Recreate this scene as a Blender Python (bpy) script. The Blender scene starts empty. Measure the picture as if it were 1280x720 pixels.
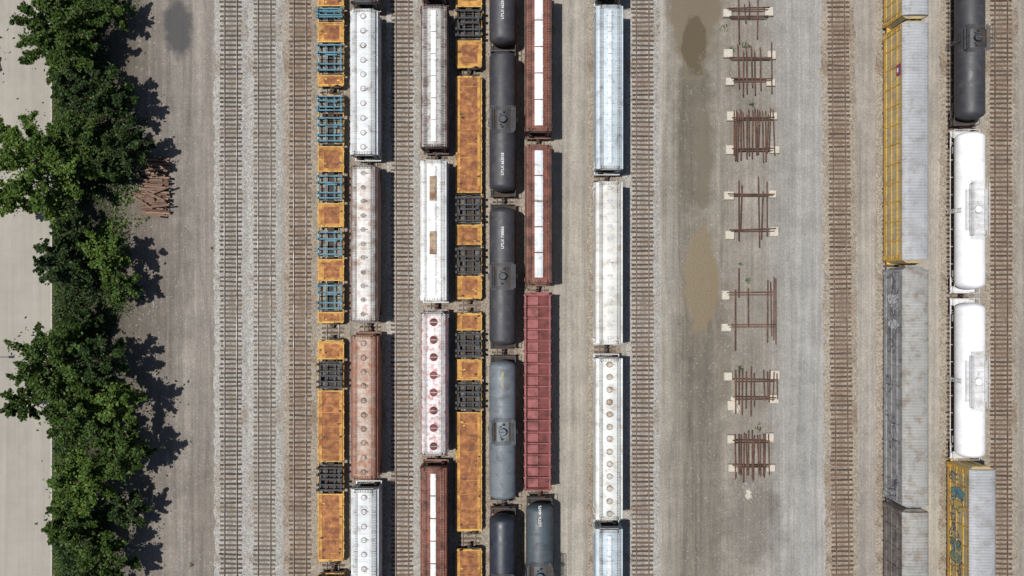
import bpy, math, random
import numpy as np
from mathutils import Vector, Matrix
random.seed(7); np.random.seed(7)
H=100.0; F=1030.0
def sc(z): return F/(H-z)
def wx(px,z=0): return (px-640)/sc(z)
def wy(py,z=0): return (360-py)/sc(z)
def C(r,g,b,k=0.72):
    def l(c):
        c/=255.0
        return c/12.92 if c<=0.04045 else ((c+0.055)/1.055)**2.4
    return (l(r)*k,l(g)*k,l(b)*k,1)
scene=bpy.context.scene
# ---------------------------------------------------------------- node helpers
class N:
    def __init__(s,name):
        s.m=bpy.data.materials.new(name); s.m.use_nodes=True
        s.t=s.m.node_tree; s.b=s.t.nodes['Principled BSDF']
    def n(s,t,**k):
        x=s.t.nodes.new(t)
        for a,b in k.items(): setattr(x,a,b)
        return x
    def l(s,a,b): s.t.links.new(a,b)
    def set(s,sock,v):
        if hasattr(v,'is_output') or isinstance(v,bpy.types.NodeSocket): s.l(v,sock)
        else: sock.default_value=v
    def math(s,op,a,b=0.0,c=0.0,clamp=False):
        x=s.n('ShaderNodeMath',operation=op); x.use_clamp=clamp
        s.set(x.inputs[0],a); s.set(x.inputs[1],b); s.set(x.inputs[2],c); return x.outputs[0]
    def mapr(s,v,a,b,c=0.0,d=1.0,sm=False):
        x=s.n('ShaderNodeMapRange'); x.clamp=True
        if sm: x.interpolation_type='SMOOTHSTEP'
        s.set(x.inputs[0],v)
        for i,q in enumerate((a,b,c,d)): s.set(x.inputs[i+1],q)
        return x.outputs[0]
    def noise(s,vec,scale,detail=4,rough=0.6,dist=0.0):
        x=s.n('ShaderNodeTexNoise'); s.l(vec,x.inputs['Vector'])
        x.inputs['Scale'].default_value=scale; x.inputs['Detail'].default_value=detail
        x.inputs['Roughness'].default_value=rough; x.inputs['Distortion'].default_value=dist
        return x.outputs['Fac']
    def vor(s,vec,scale,out='Color',feat='F1'):
        x=s.n('ShaderNodeTexVoronoi'); x.feature=feat; s.l(vec,x.inputs['Vector']); x.inputs['Scale'].default_value=scale
        return x.outputs[out]
    def scale(s,vec,v):
        x=s.n('ShaderNodeVectorMath',operation='MULTIPLY'); s.l(vec,x.inputs[0]); x.inputs[1].default_value=v
        return x.outputs[0]
    def mix(s,f,a,b,mode='MIX'):
        x=s.n('ShaderNodeMix',data_type='RGBA',blend_type=mode)
        s.set(x.inputs[0],f); s.set(x.inputs[6],a); s.set(x.inputs[7],b); return x.outputs[2]
    def grey(s,v):
        x=s.n('ShaderNodeCombineColor'); 
        for i in range(3): s.l(v,x.inputs[i])
        return x.outputs[0]
    def mul(s,col,val): return s.mix(1.0,col,s.grey(val),'MULTIPLY')
    def bump(s,h,strength=0.3,dist=0.02):
        x=s.n('ShaderNodeBump'); s.l(h,x.inputs['Height']); x.inputs['Strength'].default_value=strength; x.inputs['Distance'].default_value=dist
        s.l(x.outputs[0],s.b.inputs['Normal'])
    def obj(s,rand=False):
        tc=s.n('ShaderNodeTexCoord').outputs['Object']
        if not rand: return tc
        oi=s.n('ShaderNodeObjectInfo').outputs['Random']
        r=s.math('MULTIPLY',oi,311.0)
        cx=s.n('ShaderNodeCombineXYZ'); s.l(r,cx.inputs[0]); s.l(r,cx.inputs[1]); 
        a=s.n('ShaderNodeVectorMath',operation='ADD'); s.l(tc,a.inputs[0]); s.l(cx.outputs[0],a.inputs[1]); return a.outputs[0]
_pc={}
def paint(base,rust=None,amt=0.25,rough=0.6,streak=0.25,metal=0.0,sc1=0.9,k=0.74,name='paint',soft=0.07,edge=None,ew=1.1,grime=0.66):
    key=(base,rust,amt,rough,streak,metal,sc1,name)
    if key in _pc: return _pc[key]
    g=N(name+'_weathered'); v=g.obj(True)
    rust=rust or (105,68,48)
    n1=g.noise(v,sc1,7,0.68,0.3)
    th=0.68-amt*0.36
    mask=g.mapr(n1,th-soft,th+soft)
    n2=g.noise(v,7.0,4,0.7)
    n3=g.noise(g.scale(v,(0.35,5.0,0.35)),1.0,4,0.6)
    n4=g.noise(v,0.35,3,0.5)
    col=g.mix(mask,C(*base,k),C(*rust,k))
    if edge:
        sx=g.n('ShaderNodeSeparateXYZ'); g.l(g.obj(),sx.inputs[0])
        ax=g.math('ADD',g.math('ABSOLUTE',sx.outputs[0]),g.math('MULTIPLY',g.math('SUBTRACT',n1,0.5),1.1))
        ax=g.math('ADD',ax,g.math('MULTIPLY',g.math('SUBTRACT',n3,0.5),0.8))
        col=g.mix(g.mapr(ax,ew-0.15,ew+0.3,0,0.9),col,C(*edge,k))
    col=g.mul(col,g.mapr(n2,0.25,0.75,0.86,1.1))
    col=g.mul(col,g.mapr(n3,0.3,0.7,1.0-streak,1.06))
    col=g.mul(col,g.mapr(n4,0.3,0.7,0.86,1.08))
    sp=g.noise(v,3.2,6,0.75); col=g.mul(col,g.mapr(sp,0.60,0.70,1.0,grime))
    g.l(col,g.b.inputs['Base Color']); g.b.inputs['Metallic'].default_value=metal
    r=g.mapr(n1,0.3,0.8,rough-0.05,min(1,rough+0.25)); g.l(r,g.b.inputs['Roughness'])
    g.bump(n2,0.25,0.01)
    _pc[key]=g.m; return g.m
def flat(name,col,rough=0.7,k=0.72,var=0.15):
    g=N(name); v=g.obj(True)
    c=g.mul(g.mix(0.0,C(*col,k),C(*col,k)),g.mapr(g.noise(v,5,4),0.3,0.7,1-var,1+var))
    g.l(c,g.b.inputs['Base Color']); g.b.inputs['Roughness'].default_value=rough
    return g.m
# ---------------------------------------------------------------- mesh builder
class MB:
    def __init__(s): s.v=[];s.f=[];s.m=[];s.sm=[];s.mats=[]
    def mi(s,m):
        if m not in s.mats: s.mats.append(m)
        return s.mats.index(m)
    def face(s,idx,m,sm=False): s.f.append(idx);s.m.append(s.mi(m));s.sm.append(sm)
    def box(s,c,d,m,rz=0.0):
        b=len(s.v); hx,hy,hz=d[0]/2,d[1]/2,d[2]/2; co,si=math.cos(rz),math.sin(rz)
        for z in(-hz,hz):
            for x,y in((-hx,-hy),(hx,-hy),(hx,hy),(-hx,hy)):
                s.v.append((c[0]+x*co-y*si,c[1]+x*si+y*co,c[2]+z))
        for q in((3,2,1,0),(4,5,6,7),(0,1,5,4),(1,2,6,5),(2,3,7,6),(3,0,4,7)): s.face([b+i for i in q],m)
    def loft(s,rings,m,cap=True,sm=False,closed=True,capm=None):
        b=len(s.v); n=len(rings[0])
        for r in rings: s.v.extend(r)
        for i in range(len(rings)-1):
            for j in range(n if closed else n-1):
                k=(j+1)%n
                s.face([b+i*n+j,b+i*n+k,b+(i+1)*n+k,b+(i+1)*n+j],m,sm)
        if cap:
            s.face([b+j for j in range(n)][::-1],capm or m); e=b+(len(rings)-1)*n
            s.face([e+j for j in range(n)],capm or m)
    def cyl(s,p0,p1,r0,r1,m,n=12,sm=True,cap=True):
        p0=Vector(p0);p1=Vector(p1); d=(p1-p0).normalized()
        a=d.orthogonal().normalized(); bb=d.cross(a)
        R=[]
        for p,r in((p0,r0),(p1,r1)):
            R.append([tuple(p+(a*math.cos(t)+bb*math.sin(t))*r) for t in [2*math.pi*i/n for i in range(n)]])
        s.loft(R,m,cap,sm)
    def build(s,name,loc=(0,0,0),rz=0):
        me=bpy.data.meshes.new(name+'_mesh'); me.from_pydata(s.v,[],s.f)
        for m in s.mats: me.materials.append(m)
        me.polygons.foreach_set('material_index',s.m); me.polygons.foreach_set('use_smooth',s.sm); me.update()
        import bmesh
        bm=bmesh.new(); bm.from_mesh(me); bmesh.ops.recalc_face_normals(bm,faces=bm.faces); bm.to_mesh(me); bm.free()
        o=bpy.data.objects.new(name,me); scene.collection.objects.link(o); o.location=loc; o.rotation_euler[2]=rz
        return o
def child(name,me,parent,loc,rot=(0,0,0)):
    o=bpy.data.objects.new(name,me); scene.collection.objects.link(o); o.parent=parent; o.location=loc; o.rotation_euler=rot; return o
# ---------------------------------------------------------------- common mats
M_under=paint((52,48,44),(90,66,50),0.4,0.75,name='underframe')
M_wheel=paint((70,60,54),(110,75,55),0.5,0.6,name='wheel_steel')
M_grate=paint((150,150,146),(110,90,75),0.3,0.6,name='grating')
M_gratew=paint((212,212,207),(150,132,118),0.25,0.6,name='light_grating')
# truck
t=MB()
for ay in(-0.9,0.9):
    t.cyl((-0.95,ay,0.46),(0.95,ay,0.46),0.08,0.08,M_wheel,8)
    for sx in(-1,1):
        t.cyl((sx*0.68,ay,0.46),(sx*0.80,ay,0.46),0.46,0.45,M_wheel,20)
        t.cyl((sx*0.64,ay,0.46),(sx*0.68,ay,0.46),0.49,0.49,M_wheel,20)
        t.box((sx*1.0,ay,0.46),(0.22,0.3,0.3),M_under)
for sx in(-1,1):
    t.loft([[(sx*x,-1.15,0.45),(sx*x,-1.1,0.68),(sx*x,-0.4,0.86),(sx*x,0.4,0.86),(sx*x,1.1,0.68),(sx*x,1.15,0.45),(sx*x,0.95,0.52),(sx*x,0.35,0.26),(sx*x,-0.35,0.26),(sx*x,-0.95,0.52)] for x in(0.92,1.07)],M_under)
    for k in(-.16,0,.16): t.cyl((sx*1.1,k,0.35),(sx*1.1,k,0.62),0.06,0.06,M_wheel,8)
t.box((0,0,0.68),(2.1,0.4,0.22),M_under)
TRUCK=t.build('truck'); TRUCKM=TRUCK.data; bpy.data.objects.remove(TRUCK)
RT=0.30 # top of rail
def trucks(o,hl,inset=1.9):
    for i,s_ in enumerate((-1,1)): child('truck_%d'%(i+1),TRUCKM,o,(0,s_*(hl-inset),RT))
def coupler(b,hl):
    for s_ in(-1,1):
        b.box((0,s_*(hl+0.05),0.95),(0.32,0.5,0.3),M_under)
        b.box((0,s_*(hl+0.32),0.95),(0.2,0.4,0.2),M_wheel)
        b.box((0.07*s_,s_*(hl+0.5),0.95),(0.32,0.2,0.3),M_wheel)
        b.cyl((0.35,s_*hl,0.9),(0.2,s_*(hl+0.5),0.6),0.035,0.03,M_under,6)
def grating(b,x0,x1,y0,y1,z,m,stepx=0.12,stepy=0.3):
    w=x1-x0
    k=max(2,int(round(w/stepx))+1)
    for i in range(k):
        b.box((x0+w*i/(k-1),(y0+y1)/2,z),(0.045,y1-y0,0.04),m)
    k=max(2,int(round((y1-y0)/stepy))+1)
    for i in range(k):
        b.box(((x0+x1)/2,y0+(y1-y0)*i/(k-1),z-0.022),(w,0.04,0.03),m)
def ladder(b,x,y,z0,z1,m,axis='x',w=0.42):
    n=int((z1-z0)/0.35)
    for s_ in(-1,1):
        p=(x+s_*w/2,y,(z0+z1)/2) if axis=='x' else (x,y+s_*w/2,(z0+z1)/2)
        b.box(p,(0.05,0.05,z1-z0),m)
    for i in range(n+1):
        z=z0+(z1-z0)*(i+0.5)/(n+1)
        b.box((x,y,z),(w,0.035,0.035) if axis=='x' else (0.035,w,0.035),m)
# ---------------------------------------------------------------- covered hopper
PROF_R=[(1.50,1.35),(1.60,1.5),(1.64,2.6),(1.62,3.6),(1.54,4.05),(1.36,4.36),(1.05,4.56),(0.6,4.69),(0,4.73)]
PROF_S=[(1.52,1.35),(1.58,1.45),(1.58,3.9),(1.57,4.22),(1.50,4.34),(1.05,4.48),(0.6,4.60),(0.3,4.66),(0,4.68)]
def ring(prof,y,low=0,g=0.0,a=1):
    h=[(x+g,max(z,low)+(g if z>2 else 0)) for x,z in prof]
    return [(x,y,z) for x,z in h]+[(-x,y,z) for x,z in h[-2::-1]]
def hopper(px,p0,p1,body,hatch='round',nh=10,side=None,hm=None,frame=None,prof='R',hr=0.27,ribs=1.25,wscale=1.0,patches=None,rim=None,endm=None,fw=1.02,tw=0.62):
    zt=4.7; X=wx(px,zt); L=(p1-p0)/sc(zt); yc=(wy(p0,zt)+wy(p1,zt))/2
    P=[(x*wscale,z) for x,z in (PROF_R if prof=='R' else PROF_S)]
    b=MB(); hl=L/2; rl=hl-0.32; side=side or body; frame=frame or M_grate; hm=hm or body; rim=rim or hm
    endm=endm or side
    b.loft([ring(P,-rl,3.1),ring(P,-rl+2.3,0),ring(P,rl-2.3,0),ring(P,rl,3.1)],body,True,False,capm=endm)
    n=int(2*rl/ribs)
    for i in range(n+1):
        y=-rl+0.04+(2*rl-0.08)*i/n
        low=3.1 if abs(y)>rl-1.2 else (2.2 if abs(y)>rl-2.3 else 0)
        w=0.035 if 0<i<n else 0.05
        g=0.028
        b.loft([ring(P,y-w,low,g),ring(P,y+w,low,g)],side if i in(0,n) else body,True)
    for s_ in(-1,1):
        b.box((s_*P[4][0],0,P[4][1]+0.03),(0.09,2*rl,0.1),side)
        b.box((s_*1.47,0,1.28),(0.14,2*hl,0.26),side)
        for yy in (-1,1):
            b.box((s_*1.42,yy*(rl-0.1),2.2),(0.12,0.12,1.9),side)
            b.loft([[(s_*0.5,yy*(hl-1.6),1.2),(s_*0.5,yy*(rl-0.1),3.1),(s_*0.5,yy*(rl-0.25),3.1)],[(s_*0.58,yy*(hl-1.6),1.2),(s_*0.58,yy*(rl-0.1),3.1),(s_*0.58,yy*(rl-0.25),3.1)]],side)
            ladder(b,s_*1.62,yy*(rl-0.35),1.0,4.1,frame,'y')
    b.box((0,0,1.0),(0.6,2*hl,0.3),M_under)
    for yy in(-1,1):
        b.box((0,yy*(hl-0.06),1.22),(3.0,0.12,0.22),side)
        b.box((0,yy*(hl-0.7),1.19),(2.9,1.1,0.05),M_under)
        grating(b,-1.3,1.3,yy*hl-(0.34 if yy>0 else 0),yy*hl+(0.34 if yy<0 else 0),1.36,frame,0.26,0.11)
        ladder(b,-1.05*yy,yy*(hl-0.22),1.3,4.5,frame,'x')
        b.cyl((0.9*yy,yy*(hl-0.12),2.2),(0.9*yy,yy*(hl-0.17),2.2),0.28,0.28,M_under,14)
        b.box((0.9*yy,yy*(hl-0.25),1.8),(0.3,0.25,0.9),M_under)
        b.box((0,yy*(rl+0.09),4.45),(2.1,0.05,0.05),frame)
        b.cyl((1.1,yy*(hl-0.55),1.9),(-0.2,yy*(hl-0.55),1.9),0.22,0.22,M_under,10)
    for k in(-0.26,0,0.26):
        y=k*2*hl
        b.loft([[(-1.3,y-1.6,1.36),(1.3,y-1.6,1.36),(1.3,y+1.6,1.36),(-1.3,y+1.6,1.36)],[(-0.6,y-0.35,0.55),(0.6,y-0.35,0.55),(0.6,y+0.35,0.55),(-0.6,y+0.35,0.55)]],side)
        b.box((0,y,0.5),(1.5,0.8,0.12),M_under)
    ztop=P[-1][1]
    if hatch=='round':
        for i in range(nh):
            y=-rl+rl*2*(i+0.5)/nh + random.uniform(-.05,.05)
            b.cyl((0,y,ztop-0.08),(0,y,ztop+0.06),hr+0.09,hr+0.07,rim,18,False)
            b.cyl((0,y,ztop+0.06),(0,y,ztop+0.13),hr,hr*0.8,hm,18)
            b.box((0,y,ztop+0.15),(2*hr+0.16,0.06,0.05),frame)
            if i%2==0: b.box((hr+0.12,y,ztop+0.1),(0.12,0.14,0.1),frame)
    elif hatch=='trough':
        ns=nh; seg=2*(rl-0.55)/ns
        for i in range(ns):
            y=-(rl-0.55)+seg*(i+0.5)
            hl2=seg/2-0.07
            b.loft([[(-tw/2,y+q,ztop-0.06),(tw/2,y+q,ztop-0.06),(tw/2,y+q,ztop+0.09),(tw*0.25,y+q,ztop+0.16),(-tw*0.25,y+q,ztop+0.16),(-tw/2,y+q,ztop+0.09)] for q in(-hl2,hl2)],hm)
            for j in range(2):
                yy=y+(j-0.5)*hl2*1.1
                b.box((0,yy,ztop+0.17),(tw+0.14,0.04,0.04),hm)
                for q in(-1,1): b.box((q*(tw/2+0.07),yy,ztop+0.1),(0.08,0.1,0.12),frame)
    zr=ztop+0.10
    for s_ in(-1,1):
        grating(b,s_*fw-0.17,s_*fw+0.17,-rl,rl,zr,frame,0.17,0.3)
    for s_ in(-1,1):
        y=s_*(rl-0.15)
        grating(b,-fw,fw,y-0.15,y+0.15,zr,frame,0.3,0.15)
    k=int(rl*2/2.2)
    for i in range(k+1):
        y=-rl+0.3+(2*rl-0.6)*i/k
        for s_ in(-1,1): b.box((s_*fw,y,zr-0.15),(0.4,0.05,0.24),frame)
    if patches:
        for (xa,xb,ya,yb,m) in patches:
            xs=[wx(xa,zt)-X,wx(xb,zt)-X]; ys=[wy(ya,zt)-yc,wy(yb,zt)-yc]
            b.box((sum(xs)/2,sum(ys)/2,ztop+0.12),(abs(xs[1]-xs[0]),abs(ys[1]-ys[0]),0.14),m)
    coupler(b,hl)
    o=b.build('covered_hopper_car',(X,yc,0)); trucks(o,hl); return o
# ---------------------------------------------------------------- tank car
def text(parent,s,loc,size,m,rot):
    cu=bpy.data.curves.new('lettering','FONT'); cu.body=s; cu.size=size; cu.align_x='CENTER'; cu.align_y='CENTER'; cu.extrude=0.004
    cu.materials.append(m)
    o=bpy.data.objects.new('lettering',cu); scene.collection.objects.link(o); o.parent=parent; o.location=loc; o.rotation_euler=rot
M_white=flat('white_lettering',(235,235,230),0.6,k=0.9)
M_yel=flat('yellow_lettering',(210,190,90),0.6)
def tank(px,p0,p1,mt,r=1.58,plat=(2.5,2.7),pm=None,txt=None,rail=None,long=False,tm=None,xoff=0.0):
    zc=2.85; X=wx(px,zc); L=(p1-p0)/sc(zc); yc=(wy(p0,zc)+wy(p1,zc))/2
    b=MB(); hl=L/2; pm=pm or M_under; rail=rail or pm
    rings=[]; n=40
    ed=0.75
    st=[(-hl+ed*(1-math.cos(math.pi/2*i/8)),max(0.03,r*math.sin(math.pi/2*i/8))) for i in range(9)]
    st=st+[(-y,rr) for y,rr in st[::-1]]
    for y,rr in st: rings.append([(rr*math.cos(2*math.pi*j/n),y,zc+rr*math.sin(2*math.pi*j/n)) for j in range(n)])
    b.loft(rings,mt,True,True)
    k=6
    for i in range(k+1):
        y=-hl+ed+(2*hl-2*ed)*i/k
        rr=r+0.012
        b.loft([[(rr*math.cos(2*math.pi*j/n),y+q,zc+rr*math.sin(2*math.pi*j/n)) for j in range(n)] for q in(-0.035,0.035)],mt,False,True)
    fl=hl+0.45
    b.box((0,0,1.05),(0.7,2*fl,0.35),M_under)
    for yy in(-1,1):
        b.box((0,yy*(fl-0.08),1.2),(3.0,0.16,0.25),pm)
        b.box((0,yy*(fl-0.5),1.22),(2.9,0.7,0.06),pm)
        for s_ in(-1,1):
            b.box((s_*1.4,yy*(fl-0.9),1.25),(0.12,1.9,0.12),pm)
            for q in(0.05,0.8,1.7): b.box((s_*1.48,yy*(fl-q),1.75),(0.05,0.05,1.1),rail)
            b.box((s_*1.48,yy*(fl-0.88),2.28),(0.05,1.7,0.05),rail)
            b.box((s_*1.0,yy*(hl-1.9),1.4),(0.35,0.8,0.5),pm)
        b.box((0,yy*(fl-0.04),2.2),(2.9,0.05,0.05),rail)
        b.cyl((0.9,yy*(fl-0.12),1.9),(0.9,yy*(fl-0.05),1.9),0.28,0.28,M_under,12)
    for s_ in(-1,1):
        b.box((s_*1.56,0,1.5),(0.06,2*hl-1.0,0.06),rail)
        for i in range(9):
            b.box((s_*1.4,-hl+1+(2*hl-2)*i/8,1.4),(0.35,0.06,0.06),rail)
        ladder(b,s_*1.68,0,0.9,zc+r-0.2,rail,'y',0.45)
    zt=zc+r; w,l=plat
    for s_ in(-1,1):
        grating(b,s_*w/2-0.22 if s_>0 else -w/2-0.22,(s_*w/2+0.22) if s_>0 else -w/2+0.22,-l/2,l/2,zt+0.02,rail,0.11,0.14)
        for yy in(-l/2,0,l/2): b.box((s_*(w/2+0.2),yy,zt+0.5),(0.05,0.05,1.0),rail)
        b.box((s_*(w/2+0.2),0,zt+1.0),(0.05,l,0.05),rail)
        b.box((s_*(w/2+0.2),0,zt+0.55),(0.04,l,0.04),rail)
        grating(b,-w/2,w/2,s_*l/2-0.2,s_*l/2+0.2,zt+0.05,rail,0.2,0.12)
        b.box((s_*0.75,0,zt-0.2),(0.9,l*0.8,0.06),pm)
    b.cyl((0,0,zt-0.15),(0,0,zt+0.28),0.42,0.42,mt,20,False)
    b.cyl((0,0,zt+0.28),(0,0,zt+0.38),0.46,0.35,mt,20)
    b.box((0,0,zt+0.4),(0.9,0.1,0.05),rail)
    for q in(-1,1):
        b.cyl((0.1*q,q*0.85,zt-0.1),(0.1*q,q*0.85,zt+0.25),0.14,0.14,pm,10)
        b.cyl((-0.25,q*0.6,zt-0.1),(-0.25,q*0.6,zt+0.2),0.08,0.08,pm,8)
    if long:
        b.box((0,0,zt+0.015),(1.5,l+1.0,0.03),rail)
    coupler(b,fl)
    o=b.build('tank_car',(X,yc,0)); trucks(o,fl,1.7)
    if txt:
        s_,py,tmm,sz,xo=txt
        a=xo/r; z=zc+r*math.cos(a)+0.035; x=r*math.sin(a)
        y=wy(py,zt)-yc
        text(o,s_,(x,y,z),sz,tmm,(0,a,math.pi/2))
    return o
# ---------------------------------------------------------------- flatcars
M_or=paint((220,166,84),(156,98,58),0.42,0.78,sc1=0.9,name='orange_deck',soft=0.10)
M_or2=paint((198,134,78),(136,86,58),0.58,0.82,sc1=1.3,name='rust_deck',soft=0.12)
M_ye=paint((228,182,88),(130,90,58),0.3,0.65,sc1=2.0,name='yellow_sill')
M_teal=paint((80,138,158),(84,92,90),0.25,0.6,name='teal_frame')
M_blk=paint((46,50,58),(72,66,64),0.25,0.6,name='black_frame')
M_deckg=paint((168,158,143),(100,86,72),0.45,0.85,sc1=2,name='grey_deck')
M_deckd=paint((122,115,105),(76,68,60),0.5,0.85,sc1=2,name='dark_deck')
def flatcar(px,p0,p1,secs):
    z=1.3; X=wx(px,z); L=(p1-p0)/sc(z); yc=(wy(p0,z)+wy(p1,z))/2; hl=L/2
    b=MB(); W=1.56
    b.box((0,0,0.98),(0.75,2*hl,0.4),M_under)
    for s_ in(-1,1):
        b.box((s_*(W-0.06),0,1.12),(0.12,2*hl-0.3,0.36),M_ye)
        n=int(L/0.9)
        for i in range(n):
            b.box((s_*(W+0.03),-hl+0.4+(L-0.8)*i/(n-1),1.14),(0.07,0.16,0.26),M_ye if i%3 else M_under)
    n=int(L/1.5)
    for i in range(n+1): b.box((0,-hl+0.2+(L-0.4)*i/n,1.08),(2*W-0.26,0.14,0.2),M_under)
    for yy in(-1,1):
        b.box((0,yy*(hl-0.08),1.15),(2.9,0.15,0.32),M_ye)
        b.box((0.8,yy*(hl+0.05),1.3),(0.9,0.25,0.08),M_under)
        b.box((-0.9*yy,yy*(hl-0.05),1.5),(0.08,0.08,0.9),M_under)
        b.cyl((-0.9*yy,yy*(hl+0.02),1.9),(-0.9*yy,yy*(hl+0.07),1.9),0.25,0.25,M_under,12)
        ladder(b,1.3*yy,yy*(hl+0.02),0.5,1.35,M_ye)
    for kind,a,c in secs:
        ya=wy(c,z)-yc; yb=wy(a,z)-yc; m=(ya+yb)/2; l=yb-ya
        if kind=='o':
            b.box((0,m,1.24),(2*W-0.27,l,0.1),M_or if l<6 else M_or2)
            if l<6:
                b.box((0.1,m,1.31),(2*W-1.3,l*0.7,0.035),M_or2)
            else:
                for s_ in(-1,1): b.box((s_*1.2,m,1.31),(0.34,l-0.1,0.04),M_or)
                for i in range(int(l/1.7)): b.box((0,ya+0.8+i*1.7,1.3),(2.0,0.06,0.03),M_or)
            for q in(ya+0.06,yb-0.06): b.box((0,q,1.34),(2*W-0.05,0.12,0.12),M_ye)
            # lashing chains and tie-down rings left on the deck
            for q in range(int(l/1.2)+1):
                x_=random.choice((-1,1))*random.uniform(.5,1.25); y_=random.uniform(ya+.2,yb-.2)
                b.box((x_,y_,1.36),(random.uniform(.12,.4),random.uniform(.1,.22),0.08),random.choice((M_under,M_ye,M_wheel)),random.uniform(-.5,.5))
        else:
            mt=M_teal if kind=='t' else M_blk
            b.box((0,m,1.12),(2*W-0.28,l,0.05),M_deckg if kind=='t' else M_deckd)
            nb=4 
            for i in range(nb):
                q=ya+0.28+(l-0.56)*[0,0.24,0.70,1.0][i]
                b.box((0,q,1.86 if kind=='t' else 1.8),(2*W+0.1,0.16,0.2),mt)
                for s_ in(-1,1):
                    b.box((s_*(W-0.18),q,1.5),(0.2,0.2,0.6),mt)
                    b.box((s_*0.55,q,1.5),(0.14,0.16,0.6),mt)
                    b.box((s_*(W-0.12),q,2.05),(0.26,0.3,0.2),mt)
            for s_ in(-1,1):
                b.box((s_*(W-0.28),m,1.7),(0.14,l-0.3,0.16),mt)
                b.box((s_*0.5,m,1.66),(0.12,l-0.3,0.14),mt)
            if kind=='b':
                b.box((0.0,m,1.95),(1.9,0.22,0.16),mt)
                for s_ in(-1,1): b.box((s_*1.15,m+0.4*s_,1.9),(0.24,0.8,0.14),mt)
            else:
                b.box((0.2,m+l*0.1,1.76),(1.3,0.18,0.12),mt)
    coupler(b,hl)
    o=b.build('flatcar',(X,yc,0)); trucks(o,hl,1.6); return o
# ---------------------------------------------------------------- autorack
def autorack(px,p0,p1,frame,panel,roof,graf=None,logo=False,name='autorack_car'):
    zt=5.9; X=wx(px,zt); L=(p1-p0)/sc(zt); yc=(wy(p0,zt)+wy(p1,zt))/2; hl=L/2
    b=MB(); W=1.46
    RP=[(1.50,5.42),(1.5,5.55),(1.28,5.72),(0.9,5.83),(0.45,5.88),(0,5.9)]
    def rr(y,g): 
        h=[(x+g*(0.3),z+g) for x,z in RP]; return [(x,y,z) for x,z in h]+[(-x,y,z) for x,z in h[-2::-1]]
    b.loft([rr(-hl,0),rr(hl,0)],roof)
    n=int(L/0.34)
    for i in range(n+1):
        y=-hl+0.1+(L-0.2)*i/n
        b.loft([rr(y-0.085,0.0),rr(y-0.05,0.05),rr(y+0.05,0.05),rr(y+0.085,0.0)],roof)
    b.box((0,0,1.15),(2.9,L-0.1,0.4),frame)
    for k in(2.75,4.2): b.box((0,0,k),(2.7,L-1.2,0.08),M_under)
    npan=12 if L>20 else 9
    for s_ in(-1,1):
        b.box((s_*1.40,0,3.4),(0.05,L-0.1,4.1),panel)
        for zz,hh in((1.38,0.16),(2.78,0.14),(4.15,0.14),(5.36,0.2)):
            b.box((s_*1.45,0,zz),(0.09,L,hh),frame)
        for i in range(npan+1):
            y=-hl+0.08+(L-0.16)*i/npan
            b.box((s_*1.462,y,3.4),(0.11,0.16,4.1),frame)
            if i<npan:
                for zz in(1.75,2.1,2.45,3.12,3.46,3.8,4.45,4.75,5.05):
                    b.box((s_*1.432,y+(L-0.16)/npan/2,zz),(0.02,(L-0.16)/npan-0.24,0.07),panel)
        b.box((s_*1.44,0,1.05),(0.1,L,0.5),frame)
        for yy in(-1,1): ladder(b,s_*1.53,yy*(hl-0.4),0.6,5.3,frame,'y')
    for yy in(-1,1):
        b.loft([[(-1.4,yy*hl,1.3),(1.4,yy*hl,1.3),(1.4,yy*hl,5.4),(-1.4,yy*hl,5.4)],[(-0.9,yy*(hl+0.3),1.3),(0.9,yy*(hl+0.3),1.3),(0.9,yy*(hl+0.3),5.3),(-0.9,yy*(hl+0.3),5.3)]],panel)
        b.box((0,yy*(hl+0.2),1.15),(2.6,0.4,0.3),frame)
        for s_ in(-1,1): b.box((s_*0.45,yy*(hl+0.33),3.3),(0.06,0.05,3.8),frame)
    coupler(b,hl+0.35)
    if graf:
        for (ya,yb,z0,z1,cols,fillp) in graf:
            A=wy(yb,3)-yc; B=wy(ya,3)-yc; nl=max(2,int((B-A)/1.25)); w=(B-A)/nl
            for i in range(nl):
                cy=A+w*(i+0.5); cz=(z0+z1)/2; hz=(z1-z0)/2
                xx=-1.53-0.003*(i%3)
                pts=[]
                for j in range(16):
                    a=2*math.pi*j/16; r_=random.uniform(0.7,1.15)
                    pts.append((cy+math.cos(a)*w*0.5*r_,cz+math.sin(a)*hz*r_))
                def poly(pp,x,m):
                    k=len(b.v); b.v.extend([(x,p[0],p[1]) for p in pp]); b.face(list(range(k,k+len(pp))),m)
                if random.random()<fillp: poly(pts,xx,random.choice(cols[1:]))
                dk=cols[0]
                for s2 in range(4):
                    y_=cy+random.uniform(-.4,.4)*w; z_=cz+random.uniform(-.8,.8)*hz; a=random.uniform(0,6.28)
                    m=random.choice(cols) if s2>1 else dk
                    for q in range(8):
                        a+=random.uniform(-1.0,1.3); st=0.28
                        y2=min(max(y_+math.cos(a)*st,A),B); z2=min(max(z_+math.sin(a)*st,z0),z1)
                        dx,dz=y2-y_,z2-z_; ln=math.hypot(dx,dz) or 1; nx,nz=-dz/ln*0.05,dx/ln*0.05
                        poly([(y_+nx,z_+nz),(y2+nx,z2+nz),(y2-nx,z2-nz),(y_-nx,z_-nz)],xx-0.012-0.002*s2-0.0004*q,m)
                        y_,z_=y2,z2
    if logo:
        y=wy(92,3)-yc
        b.box((-1.53,y,4.75),(0.02,1.3,1.1),flat('stand_in_mark_red',(190,60,50)))
        b.box((-1.545,y,5.05),(0.02,1.1,0.4),flat('stand_in_mark_blue',(70,90,150)))
        b.box((-1.545,y,4.5),(0.02,0.5,0.3),M_white)
    o=b.build(name,(X,yc,0)); trucks(o,hl,2.2); return o
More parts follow.
